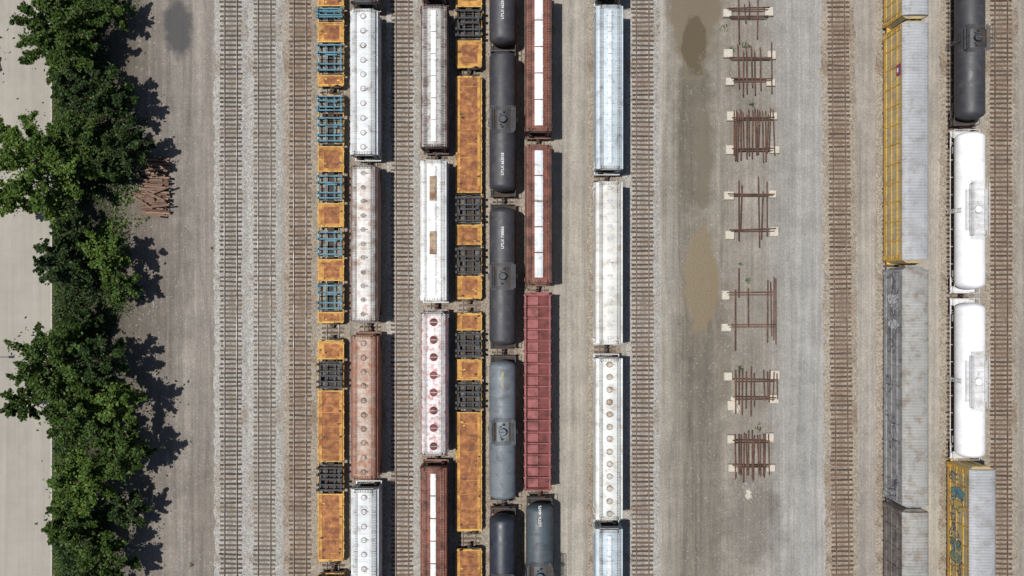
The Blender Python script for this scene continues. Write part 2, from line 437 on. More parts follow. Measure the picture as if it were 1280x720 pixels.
# ---------------------------------------------------------------- open hopper
def openhopper(px,p0,p1,m,mi):
    zt=3.6; X=wx(px,zt); L=(p1-p0)/sc(zt); yc=(wy(p0,zt)+wy(p1,zt))/2; hl=L/2
    b=MB(); W=1.42
    for s_ in(-1,1):
        b.box((s_*W,0,2.4),(0.06,L,2.3),m)
        b.box((s_*W,0,3.58),(0.2,L,0.12),m)
        b.box((s_*W,0,1.25),(0.22,L,0.2),m)
    nb=17
    for i in range(nb+1):
        y=-hl+0.1+(L-0.2)*i/nb
        for s_ in(-1,1):
            b.loft([[(s_*(W+0.04),y-0.13,z),(s_*(W+0.22),y-0.07,z),(s_*(W+0.22),y+0.07,z),(s_*(W+0.04),y+0.13,z)] for z in(1.3,3.5)],m)
        b.box((0,y,3.3),(2*W-0.1,0.12,0.14),m)
        if i<nb:
            w=(L-0.2)/nb
            b.loft([[(x,y+0.02,2.85),(x,y+w*0.5,3.1),(x,y+w-0.02,2.85),(x,y+w*0.5,2.7)] for x in(-W+0.04,W-0.04)],mi)
            b.box((-0.55,y+w/2,3.18),(1.3,w*0.72,0.06),m)
    for yy in(-1,1):
        b.box((0,yy*(hl-0.03),2.4),(2*W,0.07,2.3),m)
        b.box((0,yy*(hl-0.03),3.58),(2*W,0.16,0.12),m)
        b.box((0,yy*(hl+0.1),1.15),(2.9,0.3,0.2),m)
        ladder(b,-1.0*yy,yy*(hl+0.1),0.9,3.5,m)
    for k in(-0.3,-0.1,0.1,0.3):
        y=k*L
        b.loft([[(-1.3,y-1.5,2.3),(1.3,y-1.5,2.3),(1.3,y+1.5,2.3),(-1.3,y+1.5,2.3)],[(-1.0,y-0.3,0.6),(1.0,y-0.3,0.6),(1.0,y+0.3,0.6),(-1.0,y+0.3,0.6)]],m)
    b.box((0,0,1.0),(0.6,L,0.3),M_under)
    coupler(b,hl+0.1)
    o=b.build('open_top_hopper_car',(X,yc,0)); trucks(o,hl,1.8); return o
# ================================================================ place cars
flatcar(413.5,-150,108,[('o',-140,-110),('t',-105,-70),('o',-65,-35),('t',-30,-8),('o',-6,8),('t',10,26),('o',28,53),('t',55,92),('o',94,107)])
flatcar(413.5,118,404,[('t',119,142),('t',146,180),('o',183,215),('t',218,251),('o',254,284),('t',288,321),('o',324,351),('t',354,388),('o',390,403)])
flatcar(413.5,425,702,[('o',427,449),('b',452,486),('o',488,577),('b',581,614),('o',617,700)])
flatcar(414.5,716,980,[('b',716,745),('o',750,830),('b',835,870),('o',872,975)])
flatcar(586,-180,85,[('o',-175,-90),('b',-85,-50),('o',-47,9),('b',12,49),('o',51,84)])
flatcar(586,95,374,[('o',96,241),('b',245,279),('o',281,306),('b',309,343),('o',345,373)])
flatcar(586,391,664,[('o',392,413),('b',415,447),('o',449,475),('b',478,512),('o',515,662)])
flatcar(586,686,960,[('o',687,760),('b',765,800),('o',803,950)])
# hoppers
W1=paint((222,225,226),(175,170,164),0.18,0.55,name='pale_grey',k=0.82,streak=0.16,grime=0.78)
W2=paint((230,226,221),(180,148,128),0.28,0.6,name='dirty_white',soft=0.12,edge=(142,108,92),ew=1.15,k=0.82)
RU=paint((204,188,175),(180,126,98),0.45,0.7,name='rusty_tan',sc1=1.4,soft=0.12,edge=(162,98,72),ew=1.0)
RB=paint((144,86,68),(104,66,54),0.4,0.65,name='oxide_brown')
RBd=paint((112,76,66),(80,56,48),0.4,0.65,name='dark_oxide')
WH=paint((240,240,238),(205,198,190),0.12,0.5,name='white',k=0.85,streak=0.12,grime=0.85)
WHc=paint((240,240,238),(200,188,178),0.2,0.5,name='white_roof',k=0.85,streak=0.15,edge=(182,186,190),ew=1.4,grime=0.8)
WHd=paint((236,232,230),(205,140,140),0.36,0.5,name='white_pink',sc1=2.2,k=0.8)
LB=paint((194,208,216),(164,174,180),0.2,0.5,name='light_blue',k=0.82,streak=0.15,grime=0.82)
LBl=paint((230,234,236),(200,206,208),0.3,name='pale_blue_lid',k=0.84,grime=0.85)
BE=paint((224,223,217),(200,194,182),0.3,0.6,name='beige_grey',k=0.82,streak=0.14,grime=0.82)
TAN=paint((190,165,135),(140,105,80),0.4,0.7,name='tan_lid')
DR=paint((128,62,66),(90,50,50),0.4,0.6,name='dark_red_lid')
HB=paint((184,176,168),(140,112,96),0.4,0.6,name='hatch_grey')
RRim=paint((165,138,118),(125,92,72),0.5,0.7,name='rusty_rim')
hopper(454,-188,3,W2,'round',10,rim=RRim)
hopper(454,8,196,W1,'round',10,hm=W1,rim=HB,frame=M_gratew)
hopper(454,204,405,W2,'round',11,side=RBd,hm=HB,rim=W2,frame=M_grate,wscale=0.98)
hopper(454.5,417,602,RU,'round',10,side=RB,hm=HB,rim=RRim,frame=paint((160,115,92),(190,172,152),0.3,name='tan_grating'),wscale=0.98)
hopper(455,609,796,W1,'round',10,hm=W1,rim=HB,frame=M_gratew)
hopper(542,-190,-4,RB,'trough',6,hm=WH,prof='S',wscale=0.97)
hopper(542,3,187,paint((204,202,198),(160,146,136),0.3,name='grey_white',edge=(105,84,76),ew=1.3),'trough',6,side=RBd,hm=WH,prof='S',wscale=0.97,frame=paint((110,95,90),(80,60,50),0.4,name='dark_grating'))
hopper(541.5,197,379,WHc,'trough',7,hm=WH,prof='S',frame=M_gratew,wscale=0.97,patches=[(537,545,220,251,TAN),(537,545,289,318,TAN)],side=W1)
hopper(542,388,572,WHd,'round',8,hm=DR,rim=paint((190,110,110),(140,70,70),0.4,name='pink_rim'),prof='R',frame=M_gratew,wscale=0.97,side=DR,hr=0.4)
hopper(541.5,582,770,RB,'trough',6,hm=WH,prof='S',wscale=0.97,frame=paint((165,122,104),(100,62,52),0.4,name='oxide_grating'))
OG=paint((152,104,88),(100,64,54),0.4,name='oxide_grating2')
hopper(673.5,-17,167,RB,'trough',5,hm=WH,side=RBd,prof='S',frame=OG,tw=0.95,wscale=0.96,fw=1.1)
hopper(673.5,178,357,RB,'trough',5,hm=W1,side=RBd,prof='S',frame=OG,tw=0.95,wscale=0.96,fw=1.1)
hopper(762.5,-215,-4,WHc,'round',13,prof='S')
hopper(762.5,3,214,LB,'trough',7,hm=LBl,prof='S',frame=M_gratew,tw=0.5)
hopper(762,224,433,BE,'round',13,hm=W1,rim=BE,prof='S',frame=M_gratew,hr=0.2)
hopper(762,445,653,paint((228,230,226),(198,192,180),0.3,name='offwhite',k=0.82,grime=0.8,streak=0.14),'round',13,hm=paint((215,207,193),(185,158,130),0.4,name='cream_lid'),rim=HB,prof='S',frame=M_gratew,hr=0.3)
hopper(762,659,865,LB,'trough',7,hm=LBl,prof='S',frame=M_gratew,tw=0.5)
# tank cars
TB=paint((64,64,69),(80,76,76),0.3,0.5,0.12,name='black_tank')
TG=paint((120,128,134),(100,106,110),0.3,0.5,0.12,name='grey_tank')
TN=paint((44,50,62),(60,64,72),0.3,0.4,0.1,name='navy_tank')
TD=paint((82,92,98),(66,74,78),0.3,0.5,0.1,name='slate_tank')
TW=paint((246,247,248),(232,232,230),0.25,0.45,0.04,name='white_tank',k=0.88,grime=0.9)
TR=paint((84,84,88),(100,92,84),0.3,name='dark_rail')
tank(628.5,-118,57,TB,rail=TR,txt=('UTLX 662041',10,M_white,0.45,0.0))
tank(628.5,65,240,TB,rail=TR,txt=('UTLX 663018',205,M_white,0.45,0.0))
tank(628.5,259,432,TB,rail=TR,txt=('UTLX 730065',297,M_white,0.45,0.0))
tank(628.5,450,624,TG,rail=paint((98,104,108),(80,80,80),0.3,name='grey_rail'),txt=('GATX 29063',475,M_yel,0.36,0.0))
tank(628.5,642,815,TN,rail=TR)
tank(674.5,629,800,TD,rail=TR,txt=('LOTX 48475',645,M_white,0.45,0.0))
openhopper(672,368,613,paint((158,86,84),(124,70,66),0.35,0.6,name='red_steel',streak=0.15),paint((136,74,72),(105,60,56),0.4,0.8,name='red_floor'))
WR=paint((226,226,226),(200,196,190),0.3,name='white_rail',k=0.8)
tank(1212,-45,150,TB,r=1.62,rail=TR)
tank(1212,165,362,TW,r=1.62,rail=WR,plat=(1.3,6.0),pm=WR,long=True)
tank(1212,378,572,TW,r=1.62,rail=WR,plat=(1.3,6.0),pm=WR,long=True)
# autoracks
YF=paint((226,182,84),(190,142,76),0.25,0.6,name='yellow_rack',k=0.82)
YP=paint((192,172,124),(166,154,128),0.4,0.6,name='yellow_panel',k=0.84)
GF=paint((176,175,174),(142,138,132),0.3,0.6,name='grey_rack')
GP=paint((160,160,161),(134,131,128),0.4,0.6,name='grey_panel')
BF=paint((140,132,124),(110,95,85),0.4,0.6,name='brown_rack')
RF=paint((182,183,185),(164,162,160),0.3,0.55,0.08,name='galvanised_roof')
RF2=paint((170,169,164),(148,139,128),0.35,0.6,0.1,name='dull_roof')
g1=[flat('spray_'+n,c,0.6,var=0.05) for n,c in(('dark',(82,78,98)),('violet',(132,128,150)),('lilac',(164,164,172)),('white',(204,204,206)))]
g2=[flat('sprayb_'+n,c,0.6,var=0.2) for n,c in(('blue',(62,76,112)),('teal',(110,150,154)),('green',(126,146,124)),('white',(205,208,205)),('yellow',(210,184,110)))]
autorack(1146,-280,18,YF,YP,RF)
autorack(1146,27,325,YF,YP,RF,logo=True)
autorack(1146,337,633,GF,GP,RF2,graf=[(340,380,1.6,4.6,g1,0.1),(385,440,2.0,4.9,g1,0.5),(470,505,1.5,3,g1,0.0),(515,560,1.5,4.8,g1,0.3),(590,630,1.5,4.4,g1,0.5)])
autorack(1146,641,940,BF,paint((130,125,120),(100,90,84),0.4,name='brown_panel'),RF2)
autorack(1230,588,886,YF,YP,RF,graf=[(592,640,1.4,4.9,g2,0.6),(645,672,1.4,3.6,g2,0.3),(675,718,1.4,4.2,g2,0.7)])
# ================================================================ tracks
def tie_mat(name,c1,c2,fade=0.35):
    g=N(name); v=g.obj(); r=g.n('ShaderNodeNewGeometry').outputs['Random Per Island']
    n=g.noise(g.scale(v,(1,6,1)),4,5,0.7)
    col=g.mix(r,C(*c1),C(*c2)); col=g.mul(col,g.mapr(n,0.3,0.7,0.7,1.2))
    big=g.noise(v,0.12,3); col=g.mix(g.mapr(big,0.45,0.7,0,fade),col,C(152,141,127))
    g.l(col,g.b.inputs['Base Color']); g.b.inputs['Roughness'].default_value=0.9; g.bump(n,0.5,0.03); return g.m
def ballast_mat(name,base,dirt,amt):
    g=N(name); v=g.obj()
    vc=g.vor(v,9.0); sep=g.n('ShaderNodeSeparateColor'); g.l(vc,sep.inputs[0])
    vd=g.vor(v,9.0,'Distance')
    big=g.noise(v,0.25,4,0.6); med=g.noise(v,1.4,5,0.7)
    col=g.mix(g.mapr(big,0.35+0.3*(1-amt),0.55+0.3*(1-amt)),C(*base),C(*dirt))
    col=g.mix(g.mapr(med,0.5,0.75,0,0.7),col,C(*dirt))
    col=g.mul(col,g.mapr(sep.outputs[0],0,1,0.58,1.36))
    sx=g.n('ShaderNodeSeparateXYZ'); g.l(v,sx.inputs[0])
    ctr=g.mapr(g.math('ABSOLUTE',sx.outputs[0]),0.2,0.65,0.4,0.0)
    col=g.mix(ctr,col,C(114,98,82))
    g.l(col,g.b.inputs['Base Color']); g.b.inputs['Roughness'].default_value=0.95; g.bump(vd,0.8,0.05); return g.m
T1=tie_mat('weathered_ties',(68,58,49),(106,92,79)); T2=tie_mat('brown_ties',(78,59,46),(114,90,71)); T3=tie_mat('faded_ties',(88,79,70),(128,115,102),0.5)
B1=ballast_mat('ballast_grey',(176,173,166),(148,136,122),0.45); B2=ballast_mat('ballast_brown',(166,155,140),(138,121,103),0.55)
RAIL=paint((108,80,64),(78,58,48),0.5,0.5,name='rail_steel'); RAILT=paint((160,142,126),(124,96,78),0.5,0.35,name='rail_head')
def track(X,tm,bm_,ang=0.0,bw=1.9,seed=0):
    rnd=random.Random(seed); b=MB(); Y=75
    n=300
    rows=[]
    for i in range(n+1):
        y=-Y+2*Y*i/n
        l=bw+rnd.uniform(-.18,.18); r_=bw+rnd.uniform(-.18,.18)
        rows.append([(-l-0.3,y,0.012),(-l+0.2,y,0.09),(-1.2,y,0.125),(1.2,y,0.125),(r_-0.2,y,0.09),(r_+0.3,y,0.012)])
    b.loft(rows,bm_,False,False,closed=False)
    y=-Y+0.3
    while y<Y-0.3:
        l=2.6+rnd.uniform(-.08,.1)
        b.box((rnd.uniform(-.07,.07),y,0.105),(l,0.25,0.12+rnd.uniform(0,.02)),tm,rnd.gauss(0,0.02)); y+=0.56+rnd.uniform(-.06,.06)
    for s_ in(-1,1):
        x=s_*0.75
        b.loft([[(x+a,yy,z) for a,z in((-.075,.155),(.075,.155),(.075,.172),(.012,.185),(.012,.262),(.037,.27),(.037,.3),(-.037,.3),(-.037,.27),(-.012,.262),(-.012,.185),(-.075,.172))] for yy in(-Y,Y)],RAIL)
        b.box((x,0,0.3015),(0.06,2*Y,0.004),RAILT)
    return b.build('railroad_track',(X,0,0),ang)
ZT=4.7
trk=[(wx(289),T1,B1,0),(wx(331),T3,B1,0),(wx(375.5),T2,B2,0),(wx(413.5,1.3),T1,B2,0),(wx(454.5,ZT),T1,B2,0),(wx(503),T2,B1,0),
 (wx(542,ZT),T1,B2,0),(wx(586,1.3),T1,B2,0),(wx(628.5,2.85),T1,B2,0),(wx(673.5,ZT),T1,B2,0),(wx(762,ZT),T1,B2,0),(wx(803),T2,B1,0),
 (wx(1050),T2,B2,0.008),(wx(1146,5.9),T1,B2,0),(wx(1212,2.85),T1,B2,0),(wx(1250.5),T2,B2,0)]
for i,(x,a,c,an) in enumerate(trk): track(x,a,c,an,seed=i,bw=1.75)
# ================================================================ ground
g=N('yard_ground'); v=g.obj(); sx=g.n('ShaderNodeSeparateXYZ'); g.l(v,sx.inputs[0]); X_,Y_=sx.outputs[0],sx.outputs[1]
w1=g.noise(v,0.12,5,0.6); w2=g.noise(v,1.2,4,0.7); nn=g.noise(v,0.4,6,0.6)
wob=g.math('ADD',g.math('MULTIPLY',g.math('SUBTRACT',w1,0.5),3.5),g.math('MULTIPLY',g.math('SUBTRACT',w2,0.5),1.2))
xx=g.mapr(g.math('ADD',X_,wob),-65,65,0,1)
ramp=g.n('ShaderNodeValToRGB'); g.l(xx,ramp.inputs[0]); cr=ramp.color_ramp
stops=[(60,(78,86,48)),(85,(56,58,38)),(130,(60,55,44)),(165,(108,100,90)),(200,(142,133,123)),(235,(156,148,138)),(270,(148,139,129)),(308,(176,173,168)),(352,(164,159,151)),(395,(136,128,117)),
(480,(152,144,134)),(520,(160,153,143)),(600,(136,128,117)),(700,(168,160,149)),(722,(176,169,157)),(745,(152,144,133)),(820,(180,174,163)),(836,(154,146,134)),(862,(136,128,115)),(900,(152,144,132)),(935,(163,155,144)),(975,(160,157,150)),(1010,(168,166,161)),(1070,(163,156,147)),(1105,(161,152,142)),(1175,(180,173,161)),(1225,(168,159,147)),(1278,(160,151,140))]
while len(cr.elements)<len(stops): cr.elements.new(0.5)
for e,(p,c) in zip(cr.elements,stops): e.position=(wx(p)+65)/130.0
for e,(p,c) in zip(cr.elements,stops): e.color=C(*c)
col=ramp.outputs[0]
rough=g.mapr(w2,0,1,0.9,0.95)
def stain(px,py,rx,ry,c,st=1.0,soft=0.5,warp=1.0,wet=0.0):
    global col,rough
    dx=g.math('DIVIDE',g.math('SUBTRACT',X_,wx(px)),rx/10.3); dy=g.math('DIVIDE',g.math('SUBTRACT',Y_,wy(py)),ry/10.3)
    d=g.math('SQRT',g.math('ADD',g.math('MULTIPLY',dx,dx),g.math('MULTIPLY',dy,dy)))
    d=g.math('ADD',d,g.math('MULTIPLY',g.math('SUBTRACT',nn,0.5),warp*2))
    m=g.mapr(d,1.0+soft/2,1.0-soft/2,0,st,True)
    col=g.mix(m,col,C(*c))
    if wet>0:
        rough=g.math('SUBTRACT',rough,g.math('MULTIPLY',m,wet))
stain(255,640,25,90,(124,114,104),0.5,1,1)
stain(190,330,45,130,(110,102,92),0.6,1.0,1.0)
stain(185,560,40,110,(116,108,98),0.55,1.0,1.0)
stain(222,150,26,130,(130,123,115),0.5,1.0,1.2)
stain(868,165,24,115,(114,105,91),0.8,0.7,0.9)
stain(884,430,32,80,(122,113,99),0.75,0.7,0.9)
stain(884,600,20,160,(122,114,102),0.7,0.9,0.9)
stain(940,655,35,55,(120,113,104),0.7,0.9,1.0)
stain(935,100,30,100,(128,119,107),0.5,1.0,1.0)
stain(935,430,32,160,(134,126,114),0.55,1.0,1.0)
stain(1085,430,22,150,(186,179,167),0.4,1.0,1.0)
s1=g.noise(g.scale(v,(1.6,0.03,1)),1.0,5,0.65,0.2); s2=g.noise(g.scale(v,(4.5,0.05,1)),1.0,4,0.6,0.3)
col=g.mul(col,g.mapr(s1,0.3,0.7,0.80,1.14)); col=g.mul(col,g.mapr(s2,0.3,0.7,0.86,1.10))
patch=g.noise(v,0.3,7,0.72); col=g.mul(col,g.mapr(patch,0.3,0.7,0.78,1.14))
# wheel ruts left by yard trucks
rb=g.noise(g.scale(v,(0.0,0.03,0)),1.0,2,0.5)
def rut(px,amp,dark,w=0.22,slope=0.0,gauge=0.95):
    global col
    c_=g.math('SUBTRACT',X_,g.math('ADD',g.math('MULTIPLY',g.math('SUBTRACT',rb,0.5),amp),g.math('ADD',g.math('MULTIPLY',Y_,slope),wx(px))))
    dd=g.math('ABSOLUTE',g.math('SUBTRACT',g.math('ABSOLUTE',c_),gauge))
    m=g.math('MULTIPLY',g.mapr(dd,w*1.6,w*0.5,0,1,True),g.mapr(nn,0.36,0.55,0.1,1))
    col=g.mul(col,g.math('SUBTRACT',1.0,g.math('MULTIPLY',m,dark)))
rut(245,7,0.16,slope=0.01); rut(228,-9,0.13,slope=-0.02); rut(845,5,0.20,0.25); rut(885,-7,0.18,slope=0.015); rut(893,8,-0.10)
rut(1000,6,0.10); rut(722,2.5,0.12); rut(1088,3,0.10); rut(1176,1.5,0.08)
gr=g.noise(v,6.0,4,0.8); col=g.mul(col,g.mapr(gr,0.25,0.75,0.76,1.22))
vc=g.vor(v,7.0); sp=g.n('ShaderNodeSeparateColor'); g.l(vc,sp.inputs[0])
col=g.mul(col,g.mapr(sp.outputs[1],0,1,0.88,1.12))
col=g.mix(g.mapr(sp.outputs[0],0.97,0.99,0,0.3),col,C(205,200,192))
stain(222,36,18,38,(72,71,73),0.85,0.55,0.7)
stain(868,-5,34,92,(112,99,76),0.93,0.3,0.45,0.5)
stain(868,60,16,40,(104,92,72),0.85,0.3,0.6,0.5)
stain(876,352,22,62,(122,106,76),0.94,0.3,0.4,0.55)
stain(880,195,9,66,(110,100,82),0.8,0.4,0.8,0.3)
g.l(col,g.b.inputs['Base Color']); g.l(rough,g.b.inputs['Roughness']); g.bump(gr,0.6,0.05)
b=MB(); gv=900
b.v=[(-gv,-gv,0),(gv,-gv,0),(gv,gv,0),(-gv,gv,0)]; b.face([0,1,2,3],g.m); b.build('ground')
# road
g=N('road_asphalt'); v=g.obj(); col=g.mix(g.noise(v,0.2,5,0.6),C(164,157,147),C(184,177,165))
col=g.mul(col,g.mapr(g.noise(v,9,4,0.8),0.25,0.75,0.86,1.10)); col=g.mul(col,g.mapr(g.noise(g.scale(v,(1.2,0.03,1)),1,5),0.3,0.7,0.86,1.06)); col=g.mul(col,g.mapr(g.noise(v,0.6,6,0.7),0.3,0.7,0.93,1.04))
g.l(col,g.b.inputs['Base Color']); g.b.inputs['Roughness'].default_value=0.92
RX=wx(64)
b=MB(); b.v=[(-72,-300,0.02),(RX,-300,0.02),(RX,300,0.02),(-72,300,0.02)]; b.face([0,1,2,3],g.m); b.build('road')
M_conc=flat('concrete',(186,182,172),0.9)
for X in (RX+0.09,-72.1):
    b=MB()
    for i in range(100): b.box((X,-150+3*i+1.5,0.07),(0.18,2.985,0.14),M_conc)
    b.build('kerb')
# ================================================================ vegetation
def leaf_mat(name,c1,c2,c3):
    g=N(name); v=g.obj(True); r=g.n('ShaderNodeNewGeometry').outputs['Random Per Island']
    n=g.noise(v,0.6,3,0.6)
    col=g.mix(g.mapr(n,0.38,0.62),c1,c2); col=g.mix(g.mapr(r,0.55,1.0,0,0.8),col,c3); col=g.mul(col,g.mapr(r,0,0.5,0.55,1.0))
    g.l(col,g.b.inputs['Base Color']); g.b.inputs['Roughness'].default_value=0.6; g.b.inputs['Specular IOR Level'].default_value=0.3
    tr=g.n('ShaderNodeBsdfTranslucent'); g.l(col,tr.inputs[0]); mx=g.n('ShaderNodeMixShader'); mx.inputs[0].default_value=0.2
    out=g.t.nodes['Material Output']; g.l(g.b.outputs[0],mx.inputs[1]); g.l(tr.outputs[0],mx.inputs[2]); g.l(mx.outputs[0],out.inputs[0]); return g.m
LF1=leaf_mat('leaves_bright',(0.055,0.105,0.014,1),(0.095,0.165,0.024,1),(0.15,0.22,0.045,1))
LF2=leaf_mat('leaves_mid',(0.034,0.070,0.011,1),(0.062,0.115,0.017,1),(0.10,0.15,0.030,1))
LF3=leaf_mat('leaves_dark',(0.018,0.042,0.010,1),(0.035,0.066,0.013,1),(0.06,0.098,0.024,1))
BARK=flat('bark',(100,84,68),0.95)
def leaves(cent,size,up=0.6):
    n=len(cent); nr=np.random.normal(size=(n,3)); nr[:,2]+=up*1.6; nr/=np.linalg.norm(nr,axis=1)[:,None]
    t_=np.cross(nr,np.random.normal(size=(n,3))); t_/=np.linalg.norm(t_,axis=1)[:,None]; u=np.cross(nr,t_)
    s_=size*np.random.uniform(0.6,1.3,(n,1))
    V=np.empty((n,4,3)); V[:,0]=cent+t_*s_*0.6; V[:,1]=cent+u*s_*0.34; V[:,2]=cent-t_*s_*0.5; V[:,3]=cent-u*s_*0.34
    return V.reshape(-1,3)
def leafobj(name,V,m,loc=(0,0,0)):
    n=len(V)//4; me=bpy.data.meshes.new(name+'_mesh'); me.vertices.add(n*4); me.vertices.foreach_set('co',V.ravel().astype(np.float32))
    me.loops.add(n*4); me.loops.foreach_set('vertex_index',np.arange(n*4,dtype=np.int32)); me.polygons.add(n)
    me.polygons.foreach_set('loop_start',np.arange(0,n*4,4,dtype=np.int32)); me.polygons.foreach_set('loop_total',np.full(n,4,dtype=np.int32))
    me.materials.append(m); me.update(calc_edges=True); return me
def tree(px,py,rp,Ht,m,seed,dens=1.0):
    rs=np.random.RandomState(seed); zc=Ht*0.62; X=wx(px,zc); Y=wy(py,zc); R=rp/sc(zc); Rz=Ht*0.38
    P=[]; b=MB(); tr=0.035*Ht
    b.cyl((0,0,0),(0.15,0.1,zc*0.6),tr,tr*0.7,BARK,10); b.cyl((0.15,0.1,zc*0.6),(0,0,zc+Rz*0.4),tr*0.7,tr*0.2,BARK,8)
    nl=int(9+R*2.2); a0=rs.uniform(0,6.28)
    for i in range(nl):
        a=a0+i*2.399+rs.uniform(-.3,.3); lev=(i+0.5)/nl
        e=-0.15+1.45*lev**1.3+rs.uniform(-.12,.12); ln=R*rs.uniform(0.72,1.12)
        D=np.array([math.cos(a)*math.cos(e),math.sin(a)*math.cos(e),math.sin(e)*Rz/R*1.05])
        base=np.array([0,0,zc*(0.75+0.25*lev)]); tip=base+D*ln; midp=base+D*ln*0.5+np.array([0,0,0.15])
        b.cyl(tuple(base-np.array([0,0,0.6])),tuple(midp),tr*0.4,tr*0.22,BARK,6); b.cyl(tuple(midp),tuple(tip),tr*0.22,0.02,BARK,5)
        ns=int(4+R*1.3)
        for k in range(ns):
            f=rs.uniform(0.35,1.0); c=base+D*ln*f
            da=rs.uniform(-1.0,1.0); dd=np.array([math.cos(a+da),math.sin(a+da),rs.uniform(-0.2,0.35)]); dd/=np.linalg.norm(dd)
            sl=rs.uniform(0.28,0.5)*(0.45+0.25*R); sw=sl*rs.uniform(0.26,0.40)
            n=int(95*dens*(0.4+sl*sl*1.0))+25
            tt=rs.uniform(0,1,(n,1)); q=rs.normal(size=(n,3))*sw*(1.05-tt*0.75); q[:,2]*=0.6
            P.append(c+dd*tt*sl*1.6+q)
    n=int(60*R*R); q=rs.normal(size=(n,3))*np.array([R*.36,R*.36,Rz*.3])+np.array([0,0,zc-0.4]); P.append(q)
    V=leaves(np.concatenate(P),0.36,0.5)
    o=b.build('deciduous_tree',(X,Y,0)); child('crown',leafobj('crown',V,m),o,(0,0,0)); return o
TR_=[(72,38,52,9,LF2),(140,12,24,5.5,LF2),(48,205,62,10,LF1),(92,180,40,8.5,LF2),(12,248,24,8,LF1),(130,118,38,8,LF3),(150,190,34,7.5,LF3),(78,330,34,8,LF3),(132,318,28,8.5,LF1),(152,360,22,5.5,LF2),
 (92,290,24,6,LF3),(64,455,50,10,LF2),(125,450,32,9,LF3),(148,502,30,9.5,LF1),(92,520,44,9,LF2),(152,565,36,8.5,LF2),(105,600,42,9,LF1),(85,655,32,7.5,LF2),(125,700,38,8.5,LF2),(158,640,24,5.5,LF3),(105,400,22,4.5,LF3),(28,505,24,8,LF2),(88,115,22,6,LF3)]
for i,(a,b_,c,h_,m) in enumerate(TR_): tree(a,b_,c,h_,m,100+i)
for i,(X,Y,h_) in enumerate([(-67.5,27.5,8),(-48,-42,9),(-51,-52,9),(-50,45,9),(-52,55,8.5)]):
    tree(640+X*sc(h_*.62),360-Y*sc(h_*.62),48,h_,LF2,300+i)
# thicket
n=60000; y=np.random.uniform(-60,60,n); pyy=360-y*10.3
xr=np.interp(pyy,[-200,0,60,100,140,270,300,380,420,520,600,660,720,900],[140,130,128,160,185,190,165,160,135,150,155,135,135,140])
xl=np.interp(pyy,[-200,0,60,110,150,280,330,720],[66,68,74,80,72,70,70,72])+5*np.sin(pyy*0.09)+4*np.sin(pyy*0.23+1)+2*np.random.normal(size=n)
xl=np.maximum(xl,66)
f=np.random.beta(1.0,1.25,n); px=xl+(xr-xl)*f
clump=np.sin(px*0.09+np.sin(pyy*.05)*2)+np.sin(pyy*0.11+px*.05)+np.sin(pyy*.037+1)
hz=np.clip(0.9+0.55*clump,0.1,2.6)*np.minimum(1,np.minimum(f*5,(1-f)*3)+0.12)
keep=(clump+np.random.normal(size=n)*0.5)>-0.8
z=np.random.uniform(0.25,1,n)*hz
pts=np.stack([(px-640)/10.3,y,z],1)
br=(np.sin(pyy*.06+px*.03)+np.sin(pyy*.021+2)+np.random.normal(size=n)*.4)>0.9
for nm,mk,mm in(('shrub_thicket',keep&~br,LF3),('shrub_thicket',keep&br,LF1)):
    o=bpy.data.objects.new(nm,leafobj('shrub_thicket',leaves(pts[mk],0.30),mm)); scene.collection.objects.link(o)
n=30000; y=np.random.uniform(-60,60,n); pxx=np.random.uniform(66.5,92,n); z=np.random.uniform(0.05,0.3,n)
V=leaves(np.stack([(pxx-640)/10.3,y,z],1),0.16)
o=bpy.data.objects.new('grass_verge',leafobj('grass_verge',V,LF1)); scene.collection.objects.link(o)
P=[]
for (a,c,nn_,rr_) in [(160,385,150,1.2),(176,372,80,.8),(933,58,70,.6),(915,62,40,.4),(905,35,40,.5),(940,130,50,.4),(935,350,50,.4),(925,460,40,.4),(925,330,25,.3),(165,10,300,1.2),(240,705,20,.3),(265,310,15,.2),(948,535,50,.4)]:
    q=np.random.normal(size=(nn_,3))*np.array([rr_*.5,rr_*.5,0]); q[:,0]+=wx(a); q[:,1]+=wy(c); q[:,2]=np.random.uniform(.03,.25,nn_); P.append(q)
V=leaves(np.concatenate(P),0.16); o=bpy.data.objects.new('weeds',leafobj('weeds',V,LF2)); scene.collection.objects.link(o)
# ================================================================ tie pile
g=N('rusty_ties'); v=g.obj(); r=g.n('ShaderNodeNewGeometry').outputs['Random Per Island']
col=g.mix(r,C(92,66,54),C(158,130,110)); col=g.mul(col,g.mapr(g.noise(v,5,5,0.7),0.3,0.7,0.7,1.25)); g.l(col,g.b.inputs['Base Color']); g.b.inputs['Roughness'].default_value=0.9
MT=g.m; b=MB(); X0,Y0=wx(195),wy(231)
for lay in range(4):
    for i in range(26-lay*2):
        if random.random()<0.1: continue
        b.box((random.uniform(-.35,.35)*(1+0.3*lay)+0.05*i*0.15,-3.7+lay*0.25+i*0.285+random.uniform(-.04,.04),0.12+0.24*lay),(random.uniform(2.5,3.0),0.22,0.2),MT,random.gauss(-0.06,0.06))
for i in range(12): b.box((random.uniform(-1,1.2),random.uniform(-4,4),1.08+0.03*i),(2.7,0.2,0.18),MT,random.gauss(-0.1,0.25))
b.build('railroad_tie_pile',(X0,Y0,0))
